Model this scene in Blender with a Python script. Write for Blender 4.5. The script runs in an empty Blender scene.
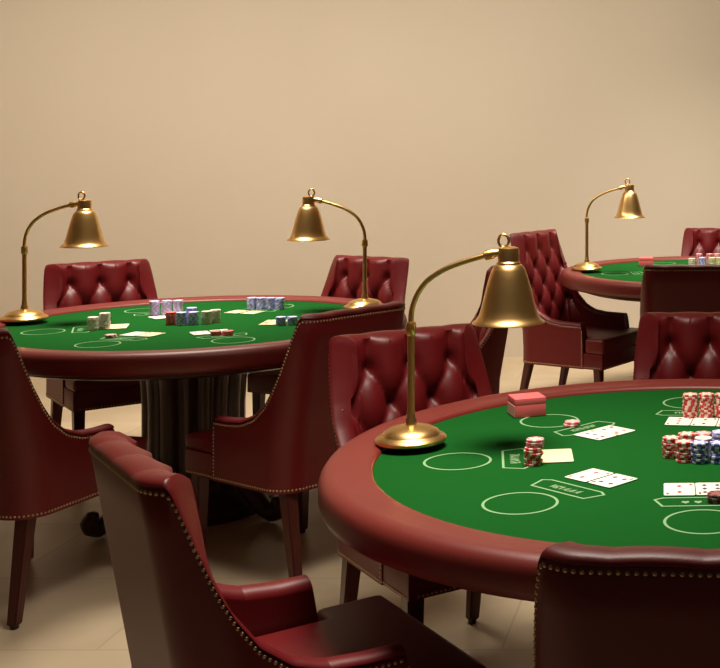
import bpy, bmesh, math, random
from mathutils import Vector, Matrix
R = math.radians
PI = math.pi
random.seed(7)
scene = bpy.context.scene
COL = scene.collection
FZ = 0.76                                   # height of the felt

# ------------------------------------------------------------------ materials
def srgb(r, g, b):
    f = lambda c: (c/255/12.92) if c/255 <= .04045 else ((c/255+.055)/1.055)**2.4
    return (f(r), f(g), f(b), 1)

def mat(name, col, rough=.5, metal=0., spec=.5, noise=None, bump=None, coat=0., col2=None):
    m = bpy.data.materials.new(name); m.use_nodes = True
    nt = m.node_tree; b = nt.nodes['Principled BSDF']
    b.inputs['Base Color'].default_value = col
    b.inputs['Roughness'].default_value = rough
    b.inputs['Metallic'].default_value = metal
    b.inputs['Specular IOR Level'].default_value = spec
    b.inputs['Coat Weight'].default_value = coat
    b.inputs['Coat Roughness'].default_value = .15
    tc = nt.nodes.new('ShaderNodeTexCoord')
    if col2 is not None:
        n = nt.nodes.new('ShaderNodeTexNoise'); n.inputs['Scale'].default_value = noise
        n.inputs['Detail'].default_value = 5
        mx = nt.nodes.new('ShaderNodeMix'); mx.data_type = 'RGBA'
        mx.inputs[6].default_value = col; mx.inputs[7].default_value = col2
        nt.links.new(tc.outputs['Object'], n.inputs['Vector'])
        nt.links.new(n.outputs['Fac'], mx.inputs[0]); nt.links.new(mx.outputs[2], b.inputs['Base Color'])
    if bump:
        n2 = nt.nodes.new('ShaderNodeTexNoise'); n2.inputs['Scale'].default_value = bump[0]
        n2.inputs['Detail'].default_value = 3
        bp = nt.nodes.new('ShaderNodeBump'); bp.inputs['Strength'].default_value = bump[1]
        bp.inputs['Distance'].default_value = .002
        nt.links.new(tc.outputs['Object'], n2.inputs['Vector'])
        nt.links.new(n2.outputs['Fac'], bp.inputs['Height']); nt.links.new(bp.outputs['Normal'], b.inputs['Normal'])
    return m

M = {}
M['leather'] = mat('burgundy leather', (.115, .0042, .0058, 1), .43, spec=.46, noise=7, bump=(260, .12), col2=(.145, .0050, .0070, 1))
M['rail'] = mat('padded rail leather', (.150, .017, .014, 1), .42, spec=.4, noise=5, bump=(200, .1), col2=(.170, .021, .016, 1))
M['felt'] = mat('green felt', (.0055, .073, .0105, 1), .95, spec=.04, noise=90, bump=(700, .2), col2=(.007, .084, .012, 1))
M['line'] = mat('pale printed line', (.22, .38, .19, 1), .9, spec=.1)
M['brass'] = mat('aged brass', (.86, .55, .22, 1), .32, 1., noise=30, col2=(.80, .49, .18, 1))
M['stud'] = mat('dull brass studs', (.42, .31, .18, 1), .45, 1.)
M['dark_wood'] = mat('dark stained wood', (.055, .020, .011, 1), .30, noise=9, col2=(.085, .034, .016, 1))
M['leg_wood'] = mat('red mahogany leg', (.060, .010, .008, 1), .34, noise=12, col2=(.085, .015, .011, 1))
M['black'] = mat('black cap', (.02, .018, .016, 1), .4)
M['card'] = mat('card stock', (.80, .76, .66, 1), .55)
M['card_yellow'] = mat('yellowed card stock', (.78, .70, .42, 1), .55)  # card stock with warm light mixed into its colour as yellow
M['pip_red'] = mat('red pip', (.55, .04, .04, 1), .6)
M['pip_black'] = mat('black pip', (.06, .06, .08, 1), .6)
M['box_pink'] = mat('pink card box', (.76, .13, .14, 1), .5)
M['box_pink_side'] = mat('pale pink card box flap', (.78, .34, .34, 1), .5)

def chip_mat(name, base, spot, n=6):
    """clay chip: coloured body, n edge spots, pale inlay ring on the faces"""
    m = bpy.data.materials.new(name); m.use_nodes = True
    nt = m.node_tree; L = nt.links; b = nt.nodes['Principled BSDF']
    b.inputs['Roughness'].default_value = .5
    tc = nt.nodes.new('ShaderNodeTexCoord'); sp = nt.nodes.new('ShaderNodeSeparateXYZ')
    L.new(tc.outputs['Object'], sp.inputs[0])
    def mth(op, a, c=None):
        k = nt.nodes.new('ShaderNodeMath'); k.operation = op
        for i, v in enumerate((a, c)):
            if v is None: continue
            if isinstance(v, (int, float)): k.inputs[i].default_value = v
            else: L.new(v, k.inputs[i])
        return k.outputs[0]
    ang = mth('ARCTAN2', sp.outputs[1], sp.outputs[0])
    spot_f = mth('GREATER_THAN', mth('SINE', mth('MULTIPLY', ang, n)), .15)
    r2 = mth('SQRT', mth('ADD', mth('MULTIPLY', sp.outputs[0], sp.outputs[0]), mth('MULTIPLY', sp.outputs[1], sp.outputs[1])))
    edge = mth('GREATER_THAN', r2, .0125)
    fac = mth('MULTIPLY', spot_f, edge)
    inlay = mth('LESS_THAN', r2, .0125)
    f2 = mth('MAXIMUM', fac, inlay)
    mx = nt.nodes.new('ShaderNodeMix'); mx.data_type = 'RGBA'
    mx.inputs[6].default_value = base; mx.inputs[7].default_value = spot
    L.new(f2, mx.inputs[0]); L.new(mx.outputs[2], b.inputs['Base Color'])
    return m
CH = {
 'red': chip_mat('red chip', (.56, .04, .04, 1), (.80, .60, .50, 1)),
 'rose': chip_mat('rose chip', (.60, .14, .16, 1), (.74, .48, .46, 1)),
 'blue': chip_mat('blue chip', (.06, .08, .38, 1), (.68, .66, .78, 1)),
 'sky': chip_mat('light blue chip', (.30, .33, .82, 1), (.66, .64, .86, 1)),
 'purple': chip_mat('purple chip', (.52, .38, .80, 1), (.78, .66, .84, 1)),
 'cream': chip_mat('cream chip', (.82, .73, .57, 1), (.62, .55, .48, 1)),
 'white': chip_mat('white chip', (.84, .77, .70, 1), (.80, .56, .54, 1)),
 'black': chip_mat('black chip', (.03, .022, .02, 1), (.30, .10, .09, 1)),
 'yellow': chip_mat('yellow chip', (.62, .58, .24, 1), (.72, .68, .5, 1)),
 'plain_red': chip_mat('plain red chip', (.74, .11, .10, 1), (.72, .17, .15, 1)),
}

# ------------------------------------------------------------------ helpers
def link(o, parent=None):
    COL.objects.link(o)
    if parent is not None: o.parent = parent
    return o

def mesh_obj(name, verts, faces, m, parent=None, smooth=35, mi=None, mats=None):
    me = bpy.data.meshes.new(name); me.from_pydata([tuple(v) for v in verts], [], faces); me.update()
    for q in (mats or [m]): me.materials.append(q)
    if mi:
        for p, i in zip(me.polygons, mi): p.material_index = i
    bm = bmesh.new(); bm.from_mesh(me)
    bmesh.ops.recalc_face_normals(bm, faces=bm.faces); bm.to_mesh(me); bm.free()
    if smooth:
        me.polygons.foreach_set('use_smooth', [True]*len(me.polygons))
        me.set_sharp_from_angle(angle=R(smooth))
    return link(bpy.data.objects.new(name, me), parent)

def bm_obj(name, bm, m, parent=None, smooth=35):
    me = bpy.data.meshes.new(name)
    bmesh.ops.recalc_face_normals(bm, faces=bm.faces)
    bm.to_mesh(me); bm.free(); me.materials.append(m)
    if smooth:
        me.polygons.foreach_set('use_smooth', [True]*len(me.polygons))
        me.set_sharp_from_angle(angle=R(smooth))
    return link(bpy.data.objects.new(name, me), parent)

def tag(o, label, cat, group=None):
    o['label'] = label; o['category'] = cat
    if group: o['group'] = group
    return o

def thing(name, label, cat, loc=(0, 0, 0), rz=0., group=None):
    o = bpy.data.objects.new(name, None); o.empty_display_size = .1
    link(o); o.location = loc; o.rotation_euler = (0, 0, rz)
    return tag(o, label, cat, group)

def copy_tree(o, parent=None):
    c = o.copy(); COL.objects.link(c); c.parent = parent
    for ch in list(o.children): copy_tree(ch, c)
    return c

def lathe(prof, n=48, off=(0, 0, 0), fl=None):
    """closed solid of revolution from (r, z) pairs, fl(theta, z) optional radius factor"""
    V, F = [], []
    for r, z in prof:
        for k in range(n):
            t = 2*PI*k/n; q = r*(fl(t, z) if fl else 1)
            V.append((off[0]+q*math.cos(t), off[1]+q*math.sin(t), off[2]+z))
    for j in range(len(prof)-1):
        for k in range(n):
            a = j*n+k; b = j*n+(k+1) % n
            F.append((a, b, b+n, a+n))
    return V, F

def lathe_obj(name, prof, m, parent, n=48, off=(0, 0, 0), cap=True, ring=False, fl=None, smooth=35):
    V, F = lathe(prof, n, off, fl); N = len(prof)
    if ring:
        for k in range(n):
            F.append(((N-1)*n+k, (N-1)*n+(k+1) % n, (k+1) % n, k))
    elif cap:
        F.append(tuple(range(n))); F.append(tuple((N-1)*n+k for k in range(n)))
    return mesh_obj(name, V, F, m, parent, smooth)

def tube(path, rad, n=14, closed=False):
    """round tube along points; rad = number or list"""
    V, F = [], []
    P = [Vector(p) for p in path]; N = len(P)
    up = None
    for i, p in enumerate(P):
        if closed: t = (P[(i+1) % N]-P[i-1]).normalized()
        else: t = (P[min(i+1, N-1)]-P[max(i-1, 0)]).normalized()
        if up is None:
            up = Vector((0, 1, 0)) if abs(t.y) < .9 else Vector((1, 0, 0))
        up = (up - t*up.dot(t)).normalized(); w = t.cross(up)
        r = rad[i] if isinstance(rad, (list, tuple)) else rad
        for k in range(n):
            a = 2*PI*k/n
            V.append(p+up*(r*math.cos(a))+w*(r*math.sin(a)))
    for i in range(N if closed else N-1):
        for k in range(n):
            j = (i+1) % N
            F.append((i*n+k, i*n+(k+1) % n, j*n+(k+1) % n, j*n+k))
    if not closed:
        F.append(tuple(range(n))); F.append(tuple((N-1)*n+k for k in range(n)))
    return V, F

def rbox(sx, sy, sz, c, bev=.005, seg=2):
    bm = bmesh.new(); bmesh.ops.create_cube(bm, size=1)
    for v in bm.verts: v.co = Vector((v.co.x*sx+c[0], v.co.y*sy+c[1], v.co.z*sz+c[2]))
    if bev: bmesh.ops.bevel(bm, geom=list(bm.edges), offset=bev, segments=seg, profile=.6, affect='EDGES')
    return bm

def smoothstep(a, b, x):
    t = max(0., min(1., (x-a)/(b-a))); return t*t*(3-2*t)

def interp(x, xs, ys):
    if x <= xs[0]: return ys[0]
    for i in range(len(xs)-1):
        if x <= xs[i+1]:
            t = (x-xs[i])/(xs[i+1]-xs[i]); return ys[i]+(ys[i+1]-ys[i])*t
    return ys[-1]

# ------------------------------------------------------------------ the armchair
def build_chair(name, top=.93, arm=.55, bot=.33, seat=.47, yf=.105, front=.27):
    W, yb, rc = .257, -.28, .095
    LEAN = .17
    def shear(x, y, z): return (x, y-LEAN*max(0., z-(seat-.02)), z)
    YC = -.252
    ay = [YC+d for d in (0, .007, .015, .028, .045, .068, .100, .15, .21, .29, .45)]
    az = [1., .965, .87, .70, .52, .36, .21, .09, .025, .003, 0.]
    # --- half path from the middle of the back to the front of the right arm
    half = []
    nb = 17
    for i in range(nb+1): half.append(((W-rc)*i/nb, yb, 0., 1., (W-rc)*i/nb))
    for i in range(1, 25):
        t = PI/2*i/24
        half.append((W-rc+rc*math.sin(t), yb+rc-rc*math.cos(t), -math.sin(t), math.cos(t), W-rc+t*.028))
    aend = half[-1][4]; y0 = yb+rc
    ys = []
    y = y0
    while y < yf-.001:
        y += .008 if y < -.06 else .02
        ys.append(min(y, yf))
    for y in ys: half.append((W, y, -1., 0., aend+(y-y0)))
    path = [(-x, y, -nx, ny, -a) for (x, y, nx, ny, a) in reversed(half[1:])] + half
    def ztop(p): return top if p[1] <= YC else arm+(top-arm)*interp(p[1], ay, az)
    def thick(zt): return .050+.022*smoothstep(0, 1, (zt-arm)/(top-arm))
    dx, dy = .132, .104; row0 = top-.100
    def puff(a, z):
        """0 on the pleats, 1 on the crowns of the tufts"""
        fade = 1-smoothstep(.225, .285, abs(a))
        if z >= row0:
            h = abs(math.sin(PI*a/dx))**1.0
        else:
            q = (row0-z)/(2*dy)
            h = (abs(math.sin(PI*(a/dx+q)))*abs(math.sin(PI*(a/dx-q))))**.55
        return h, fade
    def near_button(a, z):
        k = round((row0-z)/dy); k = max(0, min(3, k))
        off = 0. if k % 2 == 0 else .5
        i = round(a/dx-off)
        return math.hypot(a-(i+off)*dx, z-(row0-k*dy))
    t = thing(name, 'chair', 'chair')
    def strip(nm, pts, sect, m, caps=True):
        V, F = [], []; n = None
        for p in pts:
            s = sect(p); n = len(s)
            for (o, z) in s: V.append(shear(p[0]+p[2]*o, p[1]+p[3]*o, z))
        for i in range(len(pts)-1):
            for k in range(n):
                F.append((i*n+k, i*n+(k+1) % n, (i+1)*n+(k+1) % n, (i+1)*n+k))
        if caps:
            F.append(tuple(range(n))); F.append(tuple((len(pts)-1)*n+k for k in range(n)))
        return mesh_obj(nm, V, F, m, t, 50)
    # outer shell (smooth leather skin over the tub)
    def shell_sect(p):
        zt = ztop(p)-.017
        rows = [bot+(zt-bot)*k/8 for k in range(9)]
        return [(0, z) for z in rows]+[(.006, zt+.006), (.018, zt+.006), (.018, bot)]
    strip('outer_shell', path, shell_sect, M['leather'])
    # padded inner: tufted back with wings, two smooth arms
    NR = 34
    def pad_sect(p):
        zt = ztop(p); T = thick(zt); a = p[4]
        h, fade = puff(a, top)
        dip = .003*(1-h)*fade*(1 if zt > arm+.3*(top-arm) else 0)
        zt -= dip
        s = [(.019, seat-.08), (.019, zt-.018), (.003, zt-.013), (-.001, zt-.009), (.001, zt-.004), (.010, zt+.001),
             (T*.35, zt+.003), (T*.65, zt+.002), (T*.88, zt-.006)]
        zi = zt-.018; zl = seat-.08
        for k in range(NR+1):
            z = zi+(zl-zi)*k/NR
            o = T
            if zt > arm+.02:
                h, fade = puff(a, z)
                w = fade*smoothstep(arm, arm+.15*(top-arm), zt)
                o = T+.010*w-.026*(1-h)*w-.022*math.exp(-(near_button(a, z)/.022)**2)*w
            s.append((o, z))
        return s
    ib = [i for i, p in enumerate(path) if p[1] <= -.02]
    back = path[ib[0]:ib[-1]+1]
    # finer spacing across the tufted part
    fine = []
    for p, q in zip(back, back[1:]):
        n = 2 if abs(p[4]) < .2 else 1
        for k in range(n):
            f = k/n
            fine.append(tuple(p[j]+(q[j]-p[j])*f for j in range(5)))
    fine.append(back[-1])
    br = strip('tufted_backrest', fine, pad_sect, M['leather'])
    strip('armrest', path[:ib[0]+1], pad_sect, M['leather'])
    strip('armrest', path[ib[-1]:], pad_sect, M['leather'])
    # buttons
    V, F = lathe([(.0005, .0065), (.004, .0058), (.0075, .003), (.0085, 0.), (.0085, -.004)], 12)
    F.append(tuple(4*12+k for k in range(12)))
    bme = None
    for k in range(4):
        off = 0. if k % 2 == 0 else .5
        for i in range(-2, 3):
            a = (i+off)*dx; z = row0-k*dy
            if abs(a) > .2 or z < seat+.03: continue
            T = thick(top)
            # walk along the inner surface
            best = min(path, key=lambda p: abs(p[4]-a) if p[1] < .0 else 9)
            o = T-.041
            x, y, z2 = shear(best[0]+best[2]*o, best[1]+best[3]*o, z)
            if bme is None:
                b = mesh_obj('button', V, F, M['leather'], br, 50); bme = b.data
            else:
                b = bpy.data.objects.new('button', bme); link(b, br)
            d = Vector((best[2], best[3], .12)).normalized()
            b.rotation_euler = d.to_track_quat('Z', 'Y').to_euler(); b.location = (x, y, z2)
    # seat cushion: T shape, front corners run out past the arms
    bm = bmesh.new()
    xi, xo = W-.070, W-.004
    pts = [(-xi, -.19), (xi, -.19), (xi, yf+.006), (xo, yf+.006), (xo, front), (-xo, front), (-xo, yf+.006), (-xi, yf+.006)]
    vs = [bm.verts.new((x, y, bot+.085)) for x, y in pts]
    f = bm.faces.new(vs)
    ex = bmesh.ops.extrude_face_region(bm, geom=[f])
    for v in ex['geom']:
        if isinstance(v, bmesh.types.BMVert): v.co.z = seat
    bmesh.ops.bevel(bm, geom=[e for e in bm.edges], offset=.018, segments=3, profile=.6, affect='EDGES')
    bm_obj('seat_cushion', bm, M['leather'], t, 50)
    # seat rail (upholstered apron)
    bm = rbox(2*W-.006, front-.006+.17, .088, (0, (front-.006-.17)/2, bot+.044), .006)
    bm_obj('seat_rail', bm, M['leather'], t)
    # nailheads
    st_V, st_F = [], []
    def stud(x, y, z, nx, ny):
        nonlocal st_V, st_F
        n = Vector((nx, ny, 0)).normalized(); u = Vector((-n.y, n.x, 0)); w = Vector((0, 0, 1)); c = Vector((x, y, z))
        i0 = len(st_V); r = .0040
        for rr, hh in ((1., 0.), (.75, .6)):
            for k in range(6):
                q = 2*PI*k/6
                st_V.append(c+u*(r*rr*math.cos(q))+w*(r*rr*math.sin(q))+n*(r*.75*hh))
        st_V.append(c+n*(r*.8))
        for k in range(6):
            st_F.append((i0+k, i0+(k+1) % 6, i0+6+(k+1) % 6, i0+6+k)); st_F.append((i0+6+k, i0+6+(k+1) % 6, i0+12))
    def run(line, step):
        acc = 0.; prev = None
        for p in line:
            if prev is not None:
                d = math.dist(p[:3], prev[:3])
                while acc+d >= step:
                    f = (step-acc)/d
                    prev = tuple(prev[j]+(p[j]-prev[j])*f for j in range(5))
                    stud(*prev); d = math.dist(p[:3], prev[:3]); acc = 0.
                acc += d
            else: stud(*p)
            prev = p
    run([(*shear(p[0]-p[2]*.000, p[1]-p[3]*.000, ztop(p)-.022), -p[2], -p[3]) for p in path], .0125)
    for s in (-1, 1):
        run([(s*W, yf-.010, bot+.02, s, 0), (s*W, yf-.010, arm-.035, s, 0)], .0125)
    mesh_obj('nailhead_trim', st_V, st_F, M['stud'], t, 60)
    st_V, st_F = [], []
    run([(p[0], p[1], bot+.010, -p[2], -p[3]) for p in path], .0125)
    for s in (-1, 1):
        run([(s*(W-.003), yf+.006, bot+.010, s, 0), (s*(W-.003), front-.02, bot+.010, s, 0)], .0125)
    run([(-W+.02, front-.006, bot+.010, 0, 1), (W-.02, front-.006, bot+.010, 0, 1)], .0125)
    mesh_obj('nailhead_trim', st_V, st_F, M['stud'], t, 60)
    # legs
    def leg(x0, y0, x1, y1):
        bm = bmesh.new(); vs = []
        for (x, y, z, w) in ((x1, y1, .012, .0165), (x0, y0, bot+.01, .0235)):
            vs.append([bm.verts.new((x+sx*w, y+sy*w, z)) for sx, sy in ((-1, -1), (1, -1), (1, 1), (-1, 1))])
        bm.faces.new(vs[0][::-1]); bm.faces.new(vs[1])
        for k in range(4): bm.faces.new((vs[0][k], vs[0][(k+1) % 4], vs[1][(k+1) % 4], vs[1][k]))
        bmesh.ops.bevel(bm, geom=list(bm.edges), offset=.004, segments=2, affect='EDGES')
        l = bm_obj('leg', bm, M['leg_wood'], t)
        V, F = lathe([(.011, 0.), (.013, .002), (.013, .011), (.010, .014)], 14, (x1, y1, 0))
        F.append(tuple(range(14)))
        F.append(tuple(3*14+k for k in range(14)))
        g = mesh_obj('foot_glide', V, F, M['black'], l)
    for s in (-1, 1):
        leg(s*.222, front-.05, s*.222, front-.045)
        leg(s*.200, -.228, s*.208, -.285)
    return t

SEATS = []
proto = build_chair('tufted_armchair')
used = False
def chair(bx, by, fac, label, src=None):
    """bx, by: middle of the top of the back; fac: heading of the sitter in degrees"""
    global used
    if src is None:
        o = proto if not used else copy_tree(proto); used = True
    else: o = src
    f = R(fac)
    o.location = (bx+.31*math.cos(f), by+.31*math.sin(f), 0)
    o.rotation_euler = (0, 0, f-PI/2)
    tag(o, label, 'chair', 'burgundy leather armchairs around the card tables')
    return o

chair(-1.030, 2.225, 39, 'burgundy armchair in the left foreground, its wing, seat and one arm in view')
chair(.004, 1.70, 86, 'burgundy armchair at the bottom right with its nailheaded back to the viewer')
chair(-.905, 3.70, -52, 'burgundy tufted armchair right behind the pole of the largest brass lamp')
chair(.02, 4.08, -88, 'burgundy tufted armchair facing the viewer across the nearest table, behind the red chips')
chair(-1.225, 4.22, 147, 'burgundy armchair at the near right of the left table, plain outer side showing')
chair(-2.935, 5.90, -49, 'burgundy tufted armchair behind the left table, beside its left-hand lamp')
chair(-1.70, 6.17, -113, 'burgundy tufted armchair behind the right-hand lamp of the left table')
chair(-.925, 5.52, 198, 'burgundy armchair seen edge-on behind the shade of the largest brass lamp')
chair(-2.34, 3.785, 76, 'burgundy armchair cut off by the left picture edge, side panel and leg showing')
chair(-.05, 5.77, 90, 'burgundy armchair with its plain dark back to the viewer before the farthest table')
chair(.10, 8.33, -92, 'burgundy tufted armchair on the far side of the farthest table, near the wall')
chair(-.985, 7.22, -27, 'tall burgundy armchair at the left end of the farthest table, curved side showing',
      build_chair('tufted_armchair', top=.985, arm=.50, bot=.25, seat=.42, yf=.17, front=.30))

# ------------------------------------------------------------------ card tables
RF = .737
def ring_mesh(cx, cy, r, w, z, n=56):
    V, F = [], []
    for k in range(n):
        t = 2*PI*k/n
        for rr in (r-w/2, r+w/2): V.append((cx+rr*math.cos(t), cy+rr*math.sin(t), z))
    for k in range(n):
        a = 2*k; b = 2*((k+1) % n); F.append((a, a+1, b+1, b))
    return V, F

def poly_line(pts, w, z, closed=True):
    """flat stroke along a polygon with mitred corners"""
    n = len(pts); V, F = [], []
    P = [Vector(p) for p in pts]
    for i in range(n):
        a, b, c = P[i-1], P[i], P[(i+1) % n]
        if not closed:
            if i == 0: a = b-(c-b)
            if i == n-1: c = b+(b-a)
        d1 = (b-a).normalized(); d2 = (c-b).normalized()
        n1 = Vector((-d1.y, d1.x)); n2 = Vector((-d2.y, d2.x)); m = (n1+n2).normalized()
        k = min(1/max(.3, m.dot(n1)), 2.)
        for s in (-1, 1):
            q = b+m*(s*w/2*k); V.append((q.x, q.y, z))
    for i in range(n if closed else n-1):
        a = 2*i; b = 2*((i+1) % n); F.append((a, a+1, b+1, b))
    return V, F

def merge(parts):
    V, F = [], []
    for v, f in parts:
        o = len(V); V += list(v); F += [tuple(i+o for i in q) for q in f]
    return V, F

def make_table(label, cx, cy, seats, feet0):
    t = thing('card_table', label, 'table', (cx, cy, 0), 0, 'round green card tables')
    lathe_obj('felt', [(.005, FZ-.02), (RF+.03, FZ-.02), (RF+.03, FZ), (.005, FZ)], M['felt'], t, 96)
    prof = [(RF-.002, FZ-.010), (RF, FZ+.002), (RF+.003, FZ+.008), (RF+.010, FZ+.0110), (RF+.030, FZ+.0125), (RF+.066, FZ+.0130), (RF+.076, FZ+.0165), (RF+.086, FZ+.0165),
            (RF+.097, FZ+.0135), (RF+.107, FZ+.0075), (RF+.114, FZ-.003), (RF+.117, FZ-.016), (RF+.117, FZ-.042), (RF+.112, FZ-.057), (RF+.099, FZ-.065),
            (RF+.06, FZ-.066), (RF+.02, FZ-.066), (RF-.002, FZ-.05)]
    lathe_obj('padded_rail', prof, M['rail'], t, 128, ring=True, smooth=60)
    lathe_obj('apron', [(.2, .66), (RF-.02, .66), (RF+.01, .67), (RF+.01, .70), (RF-.01, .735), (.2, .735)], M['dark_wood'], t, 96, ring=True)
    def fl(th, z): return 1-.14*abs(math.cos(8*th))**6 if .15 < z < .60 else 1.
    lathe_obj('pedestal', [(.02, .0), (.30, .0), (.31, .02), (.31, .05), (.285, .075), (.24, .09), (.225, .11), (.215, .14), (.205, .155), (.203, .22), (.200, .32), (.200, .44),
                           (.204, .52), (.210, .57), (.22, .595), (.235, .605), (.26, .625), (.33, .645), (.34, .66), (.02, .66)], M['dark_wood'], t, 108, fl=fl, smooth=40)
    for k in range(4):
        a = R(feet0+90*k)
        d = Vector((math.cos(a), math.sin(a), 0))
        pr = [(.20, .20), (.25, .175), (.30, .135), (.35, .088), (.40, .050), (.445, .036), (.475, .046), (.487, .068), (.474, .086), (.455, .082)]
        # resample
        path = []
        for i in range(len(pr)-1):
            for s in range(3):
                f = s/3; path.append((pr[i][0]+(pr[i+1][0]-pr[i][0])*f, pr[i][1]+(pr[i+1][1]-pr[i][1])*f))
        path.append(pr[-1])
        rad = [.048-.026*(i/(len(path)-1)) for i in range(len(path))]
        V, F = tube([(d.x*r, d.y*r, z) for r, z in path], rad, 10)
        V = [Vector((v[0], v[1], max(v[2], 0.))) for v in V]
        mesh_obj('scroll_foot', V, F, M['dark_wood'], t, 60)
    z = FZ+.0008
    for a_deg, kind, *sh in seats:
        a = R(a_deg); rd = Vector((math.cos(a), math.sin(a))); tg = Vector((-rd.y, rd.x))
        sh = rd*(sh[0] if sh else 0.)
        c = rd*.55+sh
        V, F = ring_mesh(c.x, c.y, .0755, .006, z); mesh_obj('betting_circle', V, F, M['line'], t, 0)
        q = [p+sh for p in (rd*.388+tg*.075, rd*.388-tg*.075, rd*.400-tg*.093, rd*.446-tg*.078, rd*.446+tg*.078, rd*.400+tg*.093)]
        V, F = poly_line(q, .0055, z); bx = mesh_obj('betting_box', V, F, M['line'], t, 0)
        parts = []
        rng = random.Random(int(a_deg)+400)
        if kind == 'marks':                       # three small heart shaped marks
            for k in (-1, 0, 1):
                c = rd*.420+sh+tg*(-.004+k*.026)
                pts = [c+rd*.010, c+tg*.008+rd*.001, c+tg*.007-rd*.007, c+tg*.0025-rd*.008, c-rd*.004, c-tg*.0025-rd*.008, c-tg*.007-rd*.007, c-tg*.008+rd*.001]
                V = [(p.x, p.y, z) for p in pts]; parts.append((V, [tuple(range(8))]))
        else:                                     # an unreadable short word of five blurred letters
            for k in range(5):
                c = rd*.419+sh+tg*((k-2)*.0175)
                h, w = .0105, .0055
                strokes = [[(-w, -h), (-w, h)]]
                strokes.append([(w, -h), (w, h)] if rng.random() < .6 else [(-w, h), (w, -h)])
                if rng.random() < .7: strokes.append([(-w, rng.choice((-h, 0, h))), (w, rng.choice((-h, 0, h)))])
                for s in strokes:
                    pts = [c+tg*(-u)+rd*(-v) for u, v in s]
                    parts.append(poly_line(pts, .0042, z, False))
        V, F = merge(parts); mesh_obj('lettering', V, F, M['line'], bx, 0)
    return t

TF, TL, TR = (-.03, 2.916), (-2.106, 5.025), (.02, 7.12)
make_table('nearest round card table, green felt with burgundy padded rail, at the lower right', *TF,
           [(-170, 'w'), (-129, 'w'), (-87, 'marks'), (-45, 'w'), (3, 'w'), (47, 'w'), (91, 'w'), (140, 'w', -.052)], 20)
make_table('round card table on the left with two brass lamps on its rim', *TL,
           [(-155, 'w'), (-104, 'w'), (-53, 'w'), (4, 'w'), (74, 'w'), (135, 'w')], -27)
make_table('farthest round card table, at the upper right near the wall', *TR,
           [(-165, 'w'), (-120, 'w'), (-60, 'w'), (0, 'w'), (60, 'w'), (120, 'w')], 45)

# ------------------------------------------------------------------ brass lamps
def build_lamp():
    t = thing('desk_lamp', 'lamp', 'lamp')
    lathe_obj('lamp_base', [(.002, 0), (.080, 0), (.085, .004), (.085, .010), (.081, .015), (.072, .018), (.069, .021), (.066, .027), (.052, .035), (.030, .041), (.016, .044), (.002, .045)], M['brass'], t, 56)
    lathe_obj('base_pad', [(.002, -.0130), (.028, -.0130), (.028, .001), (.002, .001)], M['black'], t, 32)
    p = lathe_obj('pole', [(.002, .040), (.0135, .040), (.0135, .055), (.0105, .060), (.0095, .075), (.0085, .08), (.0085, .265), (.002, .265)], M['brass'], t, 20)
    lathe_obj('collar', [(.002, .262), (.009, .262), (.0125, .268), (.0125, .290), (.010, .296), (.002, .298)], M['brass'], t, 20)
    ctl = [(0, .285), (0, .310), (.005, .338), (.018, .369), (.040, .398), (.079, .425), (.123, .443), (.167, .4565), (.196, .464)]
    pts = []
    for k in range(len(ctl)-1):
        p0, p1, p2, p3 = ctl[max(k-1, 0)], ctl[k], ctl[k+1], ctl[min(k+2, len(ctl)-1)]
        for q in range(4):
            u = q/4
            c = [.5*(2*p1[d]+(p2[d]-p0[d])*u+(2*p0[d]-5*p1[d]+4*p2[d]-p3[d])*u*u+(3*p1[d]-p0[d]-3*p2[d]+p3[d])*u**3) for d in (0, 1)]
            pts.append((c[0], 0, c[1]))
    pts.append((.196, 0, .464))
    V, F = tube(pts, .0066, 14); mesh_obj('arm', V, F, M['brass'], t, 60)
    V, F = tube([(.178, 0, .4595), (.181, 0, .4603), (.186, 0, .4615), (.198, 0, .4645), (.203, 0, .466), (.216, 0, .468)], [.0085, .0125, .0125, .0125, .0100, .0085], 16)
    mesh_obj('knuckle', V, F, M['brass'], t)
    cx = .237
    lathe_obj('socket', [(.002, .482), (.016, .482), (.024, .479), (.0255, .475), (.0255, .446), (.0285, .443), (.0285, .434), (.002, .434)], M['brass'], t, 40, (cx, 0, 0))
    out = [(.028, .440), (.035, .435), (.041, .424), (.047, .406), (.053, .385), (.060, .357), (.066, .332), (.0715, .314), (.079, .302), (.0875, .296)]
    inn = [(r-.0022, z-.0008) for r, z in reversed(out)]
    lathe_obj('shade', out+[(.0878, .294)]+inn, M['brass'], t, 64, (cx, 0, 0), ring=True, smooth=60)
    lathe_obj('bulb', [(.002, .436), (.012, .43), (.014, .395), (.024, .365), (.026, .35), (.022, .333), (.012, .323), (.002, .320)], M['card'], t, 24, (cx, 0, 0))
    ring = [(cx-.012+.0125*math.cos(a), .0, .4965+.0155*math.sin(a)) for a in [2*PI*k/24 for k in range(24)]]
    V, F = tube(ring, .0034, 8, True); mesh_obj('ring', V, F, M['brass'], t, 60)
    return t
lamp0 = build_lamp()
lamps = [(-.712, 2.955, 0, 1.0, 'largest brass desk lamp, on the nearest table'),
         (-2.811, 5.03, 0, 1.05, 'brass desk lamp at the left end of the left table'),
         (-1.503, 5.388, 180, 1.05, 'brass desk lamp at the right end of the left table, its arm reaching left'),
         (-.682, 7.08, 0, 1.05, 'brass desk lamp on the farthest table at the upper right')]
for i, (x, y, a, k, lab) in enumerate(lamps):
    o = lamp0 if i == 0 else copy_tree(lamp0)
    o.location = (x, y, FZ+.0004+.0130*k*.983); o.scale = (k, k, k*.983); o.rotation_euler = (0, 0, R(a)); tag(o, lab, 'lamp', 'brass desk lamps on the card tables')

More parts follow.
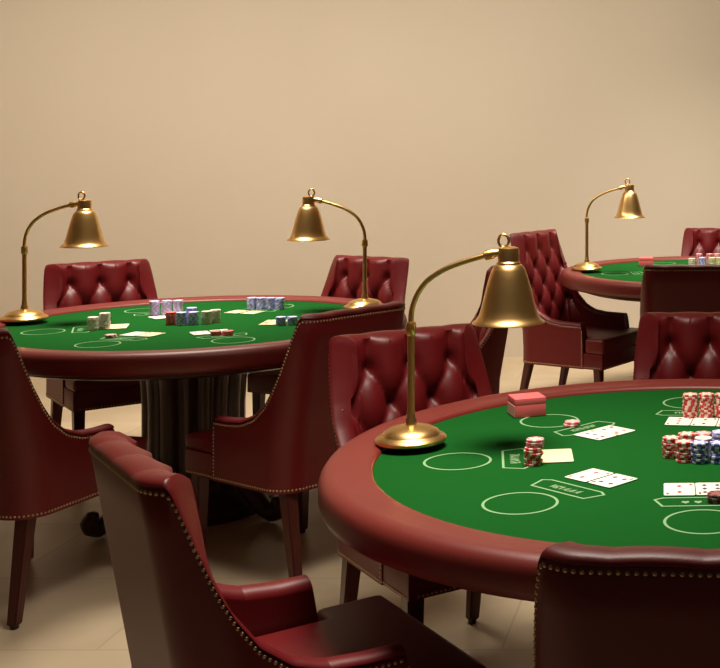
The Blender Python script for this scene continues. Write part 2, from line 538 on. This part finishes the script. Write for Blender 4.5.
# ------------------------------------------------------------------ chips
CT = .0058; CR = .0205
chip_meshes = {}
def chip_mesh(c):
    if c not in chip_meshes:
        V, F = lathe([(.0165, 0), (CR-.0007, 0), (CR, .0008), (CR, CT-.0011), (CR-.0007, CT-.0003), (.0165, CT-.0003)], 36)
        n = 36; F.append(tuple(range(n))[::-1]); F.append(tuple(5*n+k for k in range(n)))
        o = mesh_obj('poker_chip', V, F, CH[c], None, 40)
        chip_meshes[c] = o.data
        bpy.data.objects.remove(o)
    return chip_meshes[c]
rc = random.Random(3)
def stack(x, y, n, c, label, group, tops=None, jit=.0012, z=FZ+.0009, lean=(0, 0)):
    for k in range(n):
        cc = c
        o = bpy.data.objects.new('poker_chip', chip_mesh(cc)); link(o)
        o.location = (x+rc.uniform(-jit, jit)+lean[0]*k, y+rc.uniform(-jit, jit)+lean[1]*k, z+CT*k)
        o.rotation_euler = (0, 0, rc.uniform(0, 6.28))
        tag(o, label, 'poker chip', group)
    return z+CT*n

# nearest table
stack(-.391, 2.790, 7, 'red', 'red poker chip in the lone stack beside the yellowed cards', 'red chips of the lone stack by the yellowed cards', jit=.0032)
stack(-.388, 2.796, 3, 'rose', 'pale rose chip on top of the lone stack beside the yellowed cards', 'rose chips on top of the lone stack', z=FZ+.0009+7*CT, jit=.001)
for x, y, n, c, lab in [
    (-.078, 2.860, 8, 'red', 'red poker chip in the leftmost stack of the nearest centre pile'),
    (-.046, 2.822, 8, 'red', 'red poker chip in the front red stack touching the dark blue chips'),
    (-.041, 2.874, 9, 'red', 'red poker chip in the rear red stack of the nearest centre pile'),
    (-.001, 2.905, 8, 'rose', 'rose poker chip in the rearmost stack of the nearest centre pile'),
    (-.002, 2.858, 8, 'white', 'white poker chip in the stack amid the nearest centre pile'),
    (-.010, 2.812, 8, 'blue', 'dark blue poker chip in the left one of two dark blue stacks'),
    (.034, 2.812, 8, 'blue', 'dark blue poker chip in the right one of two dark blue stacks'),
    (.040, 2.868, 10, 'sky', 'light blue poker chip in the stack behind the two dark blue ones')]:
    stack(x, y, n, c, lab, lab.replace('poker chip', 'chips'))
for x, y, lab in [
    (-.037, 3.275, 'red poker chip in the left of three tall red stacks'),
    (.006, 3.278, 'red poker chip in the middle of three tall red stacks'),
    (.049, 3.275, 'red poker chip in the right of three tall red stacks')]:
    stack(x, y, 11, 'red', lab, lab.replace('poker chip', 'chips'))
stack(-.345, 3.180, 2, 'rose', 'rose poker chip of the low pair near the large pink box', 'rose chips of the low pair', jit=.004)
stack(.026, 2.500, 3, 'black', 'black poker chip of the low stack at the right picture edge', 'black chips of the low stack')
# left table
for x, y, n, c, lab in [
    (-2.372, 5.250, 11, 'purple', 'purple poker chip in the left of three purple stacks on the left table'),
    (-2.326, 5.262, 11, 'purple', 'purple poker chip in the middle of three purple stacks on the left table'),
    (-2.281, 5.274, 11, 'purple', 'purple poker chip in the right of three purple stacks on the left table'),
    (-2.185, 4.985, 9, 'plain_red', 'plain red poker chip in the red stack at the centre of the left table'),
    (-2.138, 4.975, 9, 'sky', 'light blue poker chip in the centre stack beside the plain red one'),
    (-2.094, 4.985, 9, 'sky', 'light blue poker chip in the centre stack beside the cream one'),
    (-2.120, 5.030, 11, 'sky', 'light blue poker chip in the rear stack of the left table centre pile'),
    (-2.050, 5.010, 9, 'cream', 'cream poker chip in the front cream stack on the left table'),
    (-2.030, 5.052, 9, 'cream', 'cream poker chip in the rear cream stack on the left table'),
    (-2.430, 4.835, 9, 'white', 'white poker chip in the front white stack near the left lamp'),
    (-2.400, 4.870, 11, 'white', 'white poker chip in the back white stack near the left lamp'),
    (-2.032, 5.462, 9, 'sky', 'light blue poker chip in the leftmost of four stacks in a row'),
    (-1.989, 5.462, 9, 'sky', 'light blue poker chip in the second from left of four stacks in a row'),
    (-1.946, 5.458, 9, 'sky', 'light blue poker chip in the third from left of four stacks in a row'),
    (-1.903, 5.452, 9, 'sky', 'light blue poker chip in the rightmost of four stacks in a row'),
    (-1.728, 4.968, 6, 'sky', 'light blue poker chip in the left one of two low stacks by an armchair'),
    (-1.684, 4.974, 6, 'sky', 'light blue poker chip in the right one of two low stacks by an armchair'),
    (-1.886, 4.700, 3, 'plain_red', 'plain red poker chip in the left one of two small red piles'),
    (-1.843, 4.708, 3, 'plain_red', 'plain red poker chip in the right one of two small red piles'),
    (-2.268, 4.650, 2, 'rose', 'rose poker chip in the flat pair at the front of the left table')]:
    stack(x, y, n, c, lab, lab.replace('poker chip', 'chips'))
# farthest table
for x, y, n, c, lab in [
    (-.075, 7.44, 8, 'cream', 'cream poker chip in the left end stack on the farthest table'),
    (-.030, 7.50, 12, 'rose', 'rose poker chip in the left rose stack on the farthest table'),
    (-.010, 7.44, 9, 'sky', 'light blue poker chip in the stack on the farthest table'),
    (.035, 7.50, 12, 'rose', 'rose poker chip in the middle rose stack on the farthest table'),
    (.078, 7.50, 12, 'rose', 'rose poker chip in the right rose stack on the farthest table'),
    (.050, 7.44, 9, 'yellow', 'yellow poker chip in the left yellow stack on the farthest table'),
    (.094, 7.44, 9, 'yellow', 'yellow poker chip in the right yellow stack on the farthest table')]:
    stack(x, y, n, c, lab, lab.replace('poker chip', 'chips'))

# ------------------------------------------------------------------ cards
def card(x, y, ang, label, z=0., m='card', pips='pip_red', n=4, w=.066, h=.092):
    V, F, I = [], [], []
    t = .0009; pts = []
    r = .005
    for cx, cy, a0 in ((w/2-r, h/2-r, 0), (-w/2+r, h/2-r, 90), (-w/2+r, -h/2+r, 180), (w/2-r, -h/2+r, 270)):
        for k in range(4):
            a = R(a0+30*k); pts.append((cx+r*math.cos(a), cy+r*math.sin(a)))
    N = len(pts)
    V = [(px, py, 0) for px, py in pts]+[(px, py, t) for px, py in pts]
    F = [tuple(range(N))[::-1], tuple(range(N, 2*N))]+[(k, (k+1) % N, N+(k+1) % N, N+k) for k in range(N)]
    I = [0]*len(F)
    spots = {2: [(0, .022), (0, -.022)], 3: [(0, .026), (0, 0), (0, -.026)], 4: [(.014, .022), (-.014, .022), (.014, -.022), (-.014, -.022)],
             6: [(.014, .026), (-.014, .026), (.014, 0), (-.014, 0), (.014, -.026), (-.014, -.026)]}[n]
    def dia(cx, cy, a, b):
        o = len(V)
        V.extend([(cx+a, cy, t+.0004), (cx+a*.5, cy+b*.65, t+.0004), (cx, cy+b, t+.0004), (cx-a*.5, cy+b*.65, t+.0004), (cx-a, cy, t+.0004), (cx, cy-b, t+.0004)])
        F.append(tuple(range(o, o+6))); I.append(1)
    for px, py in spots: dia(px, py, .0058, .0075)
    for s in (-1, 1): dia(s*(w/2-.008), s*(h/2-.013), .0035, .0075)
    o = mesh_obj('playing_card', V, F, None, None, 0, I, [M[m], M[pips]])
    o.location = (x, y, FZ+.0014+z); o.rotation_euler = (0, 0, R(ang))
    tag(o, label, 'playing card'); return o

def pair(T, a_deg, r, labels, spread=.069, m=('card', 'card'), pips=('pip_red', 'pip_black'), twist=(0, 0), n=(4, 3)):
    a = R(a_deg); rd = Vector((math.cos(a), math.sin(a))); tg = Vector((-rd.y, rd.x))
    k0 = (len(labels)-1)/2
    for k, lab in enumerate(labels):
        p = Vector(T)+rd*r+tg*((k-k0)*spread)
        card(p.x, p.y, a_deg-90+twist[k % 2], lab, 0.0003*k, m[k % 2], pips[k % 2], n[k % 2])
pair(TF, -129, .312, ['face-up card at the left of the pair nearest the viewer', 'face-up card at the right of the pair nearest the viewer'], .072, n=(2, 4))
pair(TF, 141, .287, ['face-up playing card on the right of the pair behind the lone chip stack', 'face-up playing card on the left of the pair behind the lone chip stack'], .070, n=(4, 3))
pair(TF, -171, .330, ['yellowed playing card on the far half of the pair beside the lone chip stack', 'yellowed playing card on the near half of the pair beside the lone chip stack'], .056, ('card_yellow', 'card_yellow'), ('card_yellow', 'card_yellow'), n=(2, 2))
pair(TF, -88, .330, ['face-up card at the left of the row before the nearest centre pile', 'face-up card at the right of the row before the nearest centre pile'], .068, n=(2, 6))
pair(TF, 84, .302, ['white playing card at the right of the row before the tall red stacks', 'white playing card in the middle of the row before the tall red stacks', 'white playing card at the left of the row before the tall red stacks'], .068, n=(3, 2))
pair(TL, -104, .310, ['face-up playing card on the left of the front pair on the left table', 'face-up playing card on the right of the front pair on the left table'], .075, m=('card', 'card_yellow'), n=(4, 3))
pair(TL, -56, .300, ['face-up playing card on the left of the pair by the small red chip piles', 'face-up playing card on the right of the pair by the small red chip piles'], .075)
pair(TL, 76, .340, ['playing card on the right of the pair before the four blue stacks', 'playing card on the left of the pair before the four blue stacks'], .080, m=('card_yellow', 'card_yellow'))
pair(TL, 4, .325, ['playing card at the near side of the pair beside the two low blue stacks', 'playing card at the far side of the pair beside the two low blue stacks'], .075, m=('card_yellow', 'card_yellow'))
pair(TL, -160, .295, ['yellowed playing card at the back of the pair beside the white chips', 'yellowed playing card at the front of the pair beside the white chips'], .066, m=('card_yellow', 'card_yellow'), n=(2, 2))
pair(TL, 135, .270, ['playing card on the right under the three purple stacks', 'playing card on the left under the three purple stacks'], .075)

# ------------------------------------------------------------------ card boxes
def card_box(x, y, a, label):
    t = thing('card_box', label, 'box', (x, y, FZ+.0009), R(a), 'pink card boxes on the tables')
    bm_obj('tray', rbox(.086, .076, .034, (0, 0, .017), .002), M['box_pink'], t)
    bm_obj('lid', rbox(.0866, .0766, .017, (0, 0, .0420), .0015), M['box_pink'], t)
    bm_obj('end_flap', rbox(.0016, .072, .030, (-.0435, 0, .0165), .0005, 1), M['box_pink_side'], t)
card_box(-.483, 3.315, 24, 'pink card box at the back left of the nearest table')
card_box(-.355, 7.45, 4, 'small pink card box on the farthest table, left of the coloured chips')

# ------------------------------------------------------------------ room
def quad(name, pts, m):
    o = mesh_obj(name, pts, [tuple(range(len(pts)))], m, None, 0); o['kind'] = 'structure'; return o
def slab(name, c, s, m):
    o = bm_obj(name, rbox(*s, c, 0), m, None, 0); o['kind'] = 'structure'; return o

def wall_mat():
    m = mat('warm beige plaster', (.63, .54, .43, 1), .9, spec=.1, noise=.9, col2=(.69, .595, .475, 1), bump=(35, .08))
    return m
def floor_mat():
    m = bpy.data.materials.new('polished beige stone floor'); m.use_nodes = True
    nt = m.node_tree; L = nt.links; b = nt.nodes['Principled BSDF']
    tc = nt.nodes.new('ShaderNodeTexCoord')
    br = nt.nodes.new('ShaderNodeTexBrick'); br.offset = .5
    br.inputs['Scale'].default_value = 1.
    br.inputs['Color1'].default_value = (.60, .475, .32, 1); br.inputs['Color2'].default_value = (.66, .53, .36, 1)
    br.inputs['Mortar'].default_value = (.52, .40, .27, 1); br.inputs['Mortar Size'].default_value = .004
    br.inputs['Brick Width'].default_value = 1.2; br.inputs['Row Height'].default_value = .6
    no = nt.nodes.new('ShaderNodeTexNoise'); no.inputs['Scale'].default_value = 2.2; no.inputs['Detail'].default_value = 6
    no.inputs['Distortion'].default_value = 1.2
    mx = nt.nodes.new('ShaderNodeMix'); mx.data_type = 'RGBA'; mx.blend_type = 'MULTIPLY'; mx.inputs[0].default_value = .5
    rp = nt.nodes.new('ShaderNodeValToRGB'); rp.color_ramp.elements[0].position = .3; rp.color_ramp.elements[1].position = .7
    rp.color_ramp.elements[0].color = (.72, .68, .62, 1)
    L.new(tc.outputs['Object'], br.inputs['Vector']); L.new(tc.outputs['Object'], no.inputs['Vector'])
    L.new(no.outputs['Fac'], rp.inputs[0]); L.new(br.outputs['Color'], mx.inputs[6]); L.new(rp.outputs[0], mx.inputs[7])
    L.new(mx.outputs[2], b.inputs['Base Color'])
    b.inputs['Roughness'].default_value = .38
    return m
WM = wall_mat()
X0, X1, Y0, Y1, ZC = -5.6, 5.6, -2.6, 8.62, 3.2
slab('floor', ((X0+X1)/2, (Y0+Y1)/2, -.05), (X1-X0+.4, Y1-Y0+.4, .1), floor_mat())
slab('wall_back', ((X0+X1)/2, Y1+.05, ZC/2), (X1-X0+.4, .1, ZC), WM)
slab('wall_left', (X0-.05, (Y0+Y1)/2, ZC/2), (.1, Y1-Y0, ZC), WM)
slab('wall_right', (X1+.05, (Y0+Y1)/2, ZC/2), (.1, Y1-Y0, ZC), WM)
slab('ceiling', ((X0+X1)/2, (Y0+Y1)/2, ZC+.05), (X1-X0+.4, Y1-Y0+.4, .1), mat('white ceiling', (.62, .55, .45, 1), .9))

# ------------------------------------------------------------------ light
def area(name, loc, size, power, col=(1, .84, .62), rot=(0, 0, 0), size_y=None, spread=180):
    l = bpy.data.lights.new(name, 'AREA'); l.energy = power; l.color = col; l.spread = R(spread)
    l.shape = 'RECTANGLE' if size_y else 'SQUARE'; l.size = size
    if size_y: l.size_y = size_y
    o = bpy.data.objects.new(name, l); link(o); o.location = loc; o.rotation_euler = rot
    return o
WARM = (1, .91, .78)
for nm, x, y, p in (('near', TF[0]-.42, TF[1]-.12, 29), ('left', TL[0]-.15, TL[1]+.25, 35), ('far', TR[0], TR[1]+.2, 30)):
    area('ceiling_panel_'+nm, (x, y, 3.1), 1.0, p, WARM, spread=82)
area('wall_washer', (-2.9, 5.9, 3.1), 7.0, 118, WARM, (R(50), 0, 0), .5, 130)

w = bpy.data.worlds.new('room'); scene.world = w; w.use_nodes = True
bg = w.node_tree.nodes['Background']; bg.inputs[0].default_value = (1, .88, .72, 1); bg.inputs[1].default_value = .04

# ------------------------------------------------------------------ camera
cd = bpy.data.cameras.new('camera'); cam = bpy.data.objects.new('camera', cd); link(cam)
cam.location = (0, 0, 1.49); cam.rotation_euler = (R(90), 0, 0)
cd.sensor_fit = 'HORIZONTAL'; cd.sensor_width = 36
cd.lens = 1216/720*36
cd.shift_x = (360-704)/720
cd.shift_y = -(334-146.7)/720
cd.clip_end = 60
scene.camera = cam
vs = scene.view_settings
scene.display_settings.display_device = 'sRGB'
vs.view_transform = 'Standard'; vs.look = 'None'; vs.exposure = 0; vs.gamma = 1; vs.use_curve_mapping = False
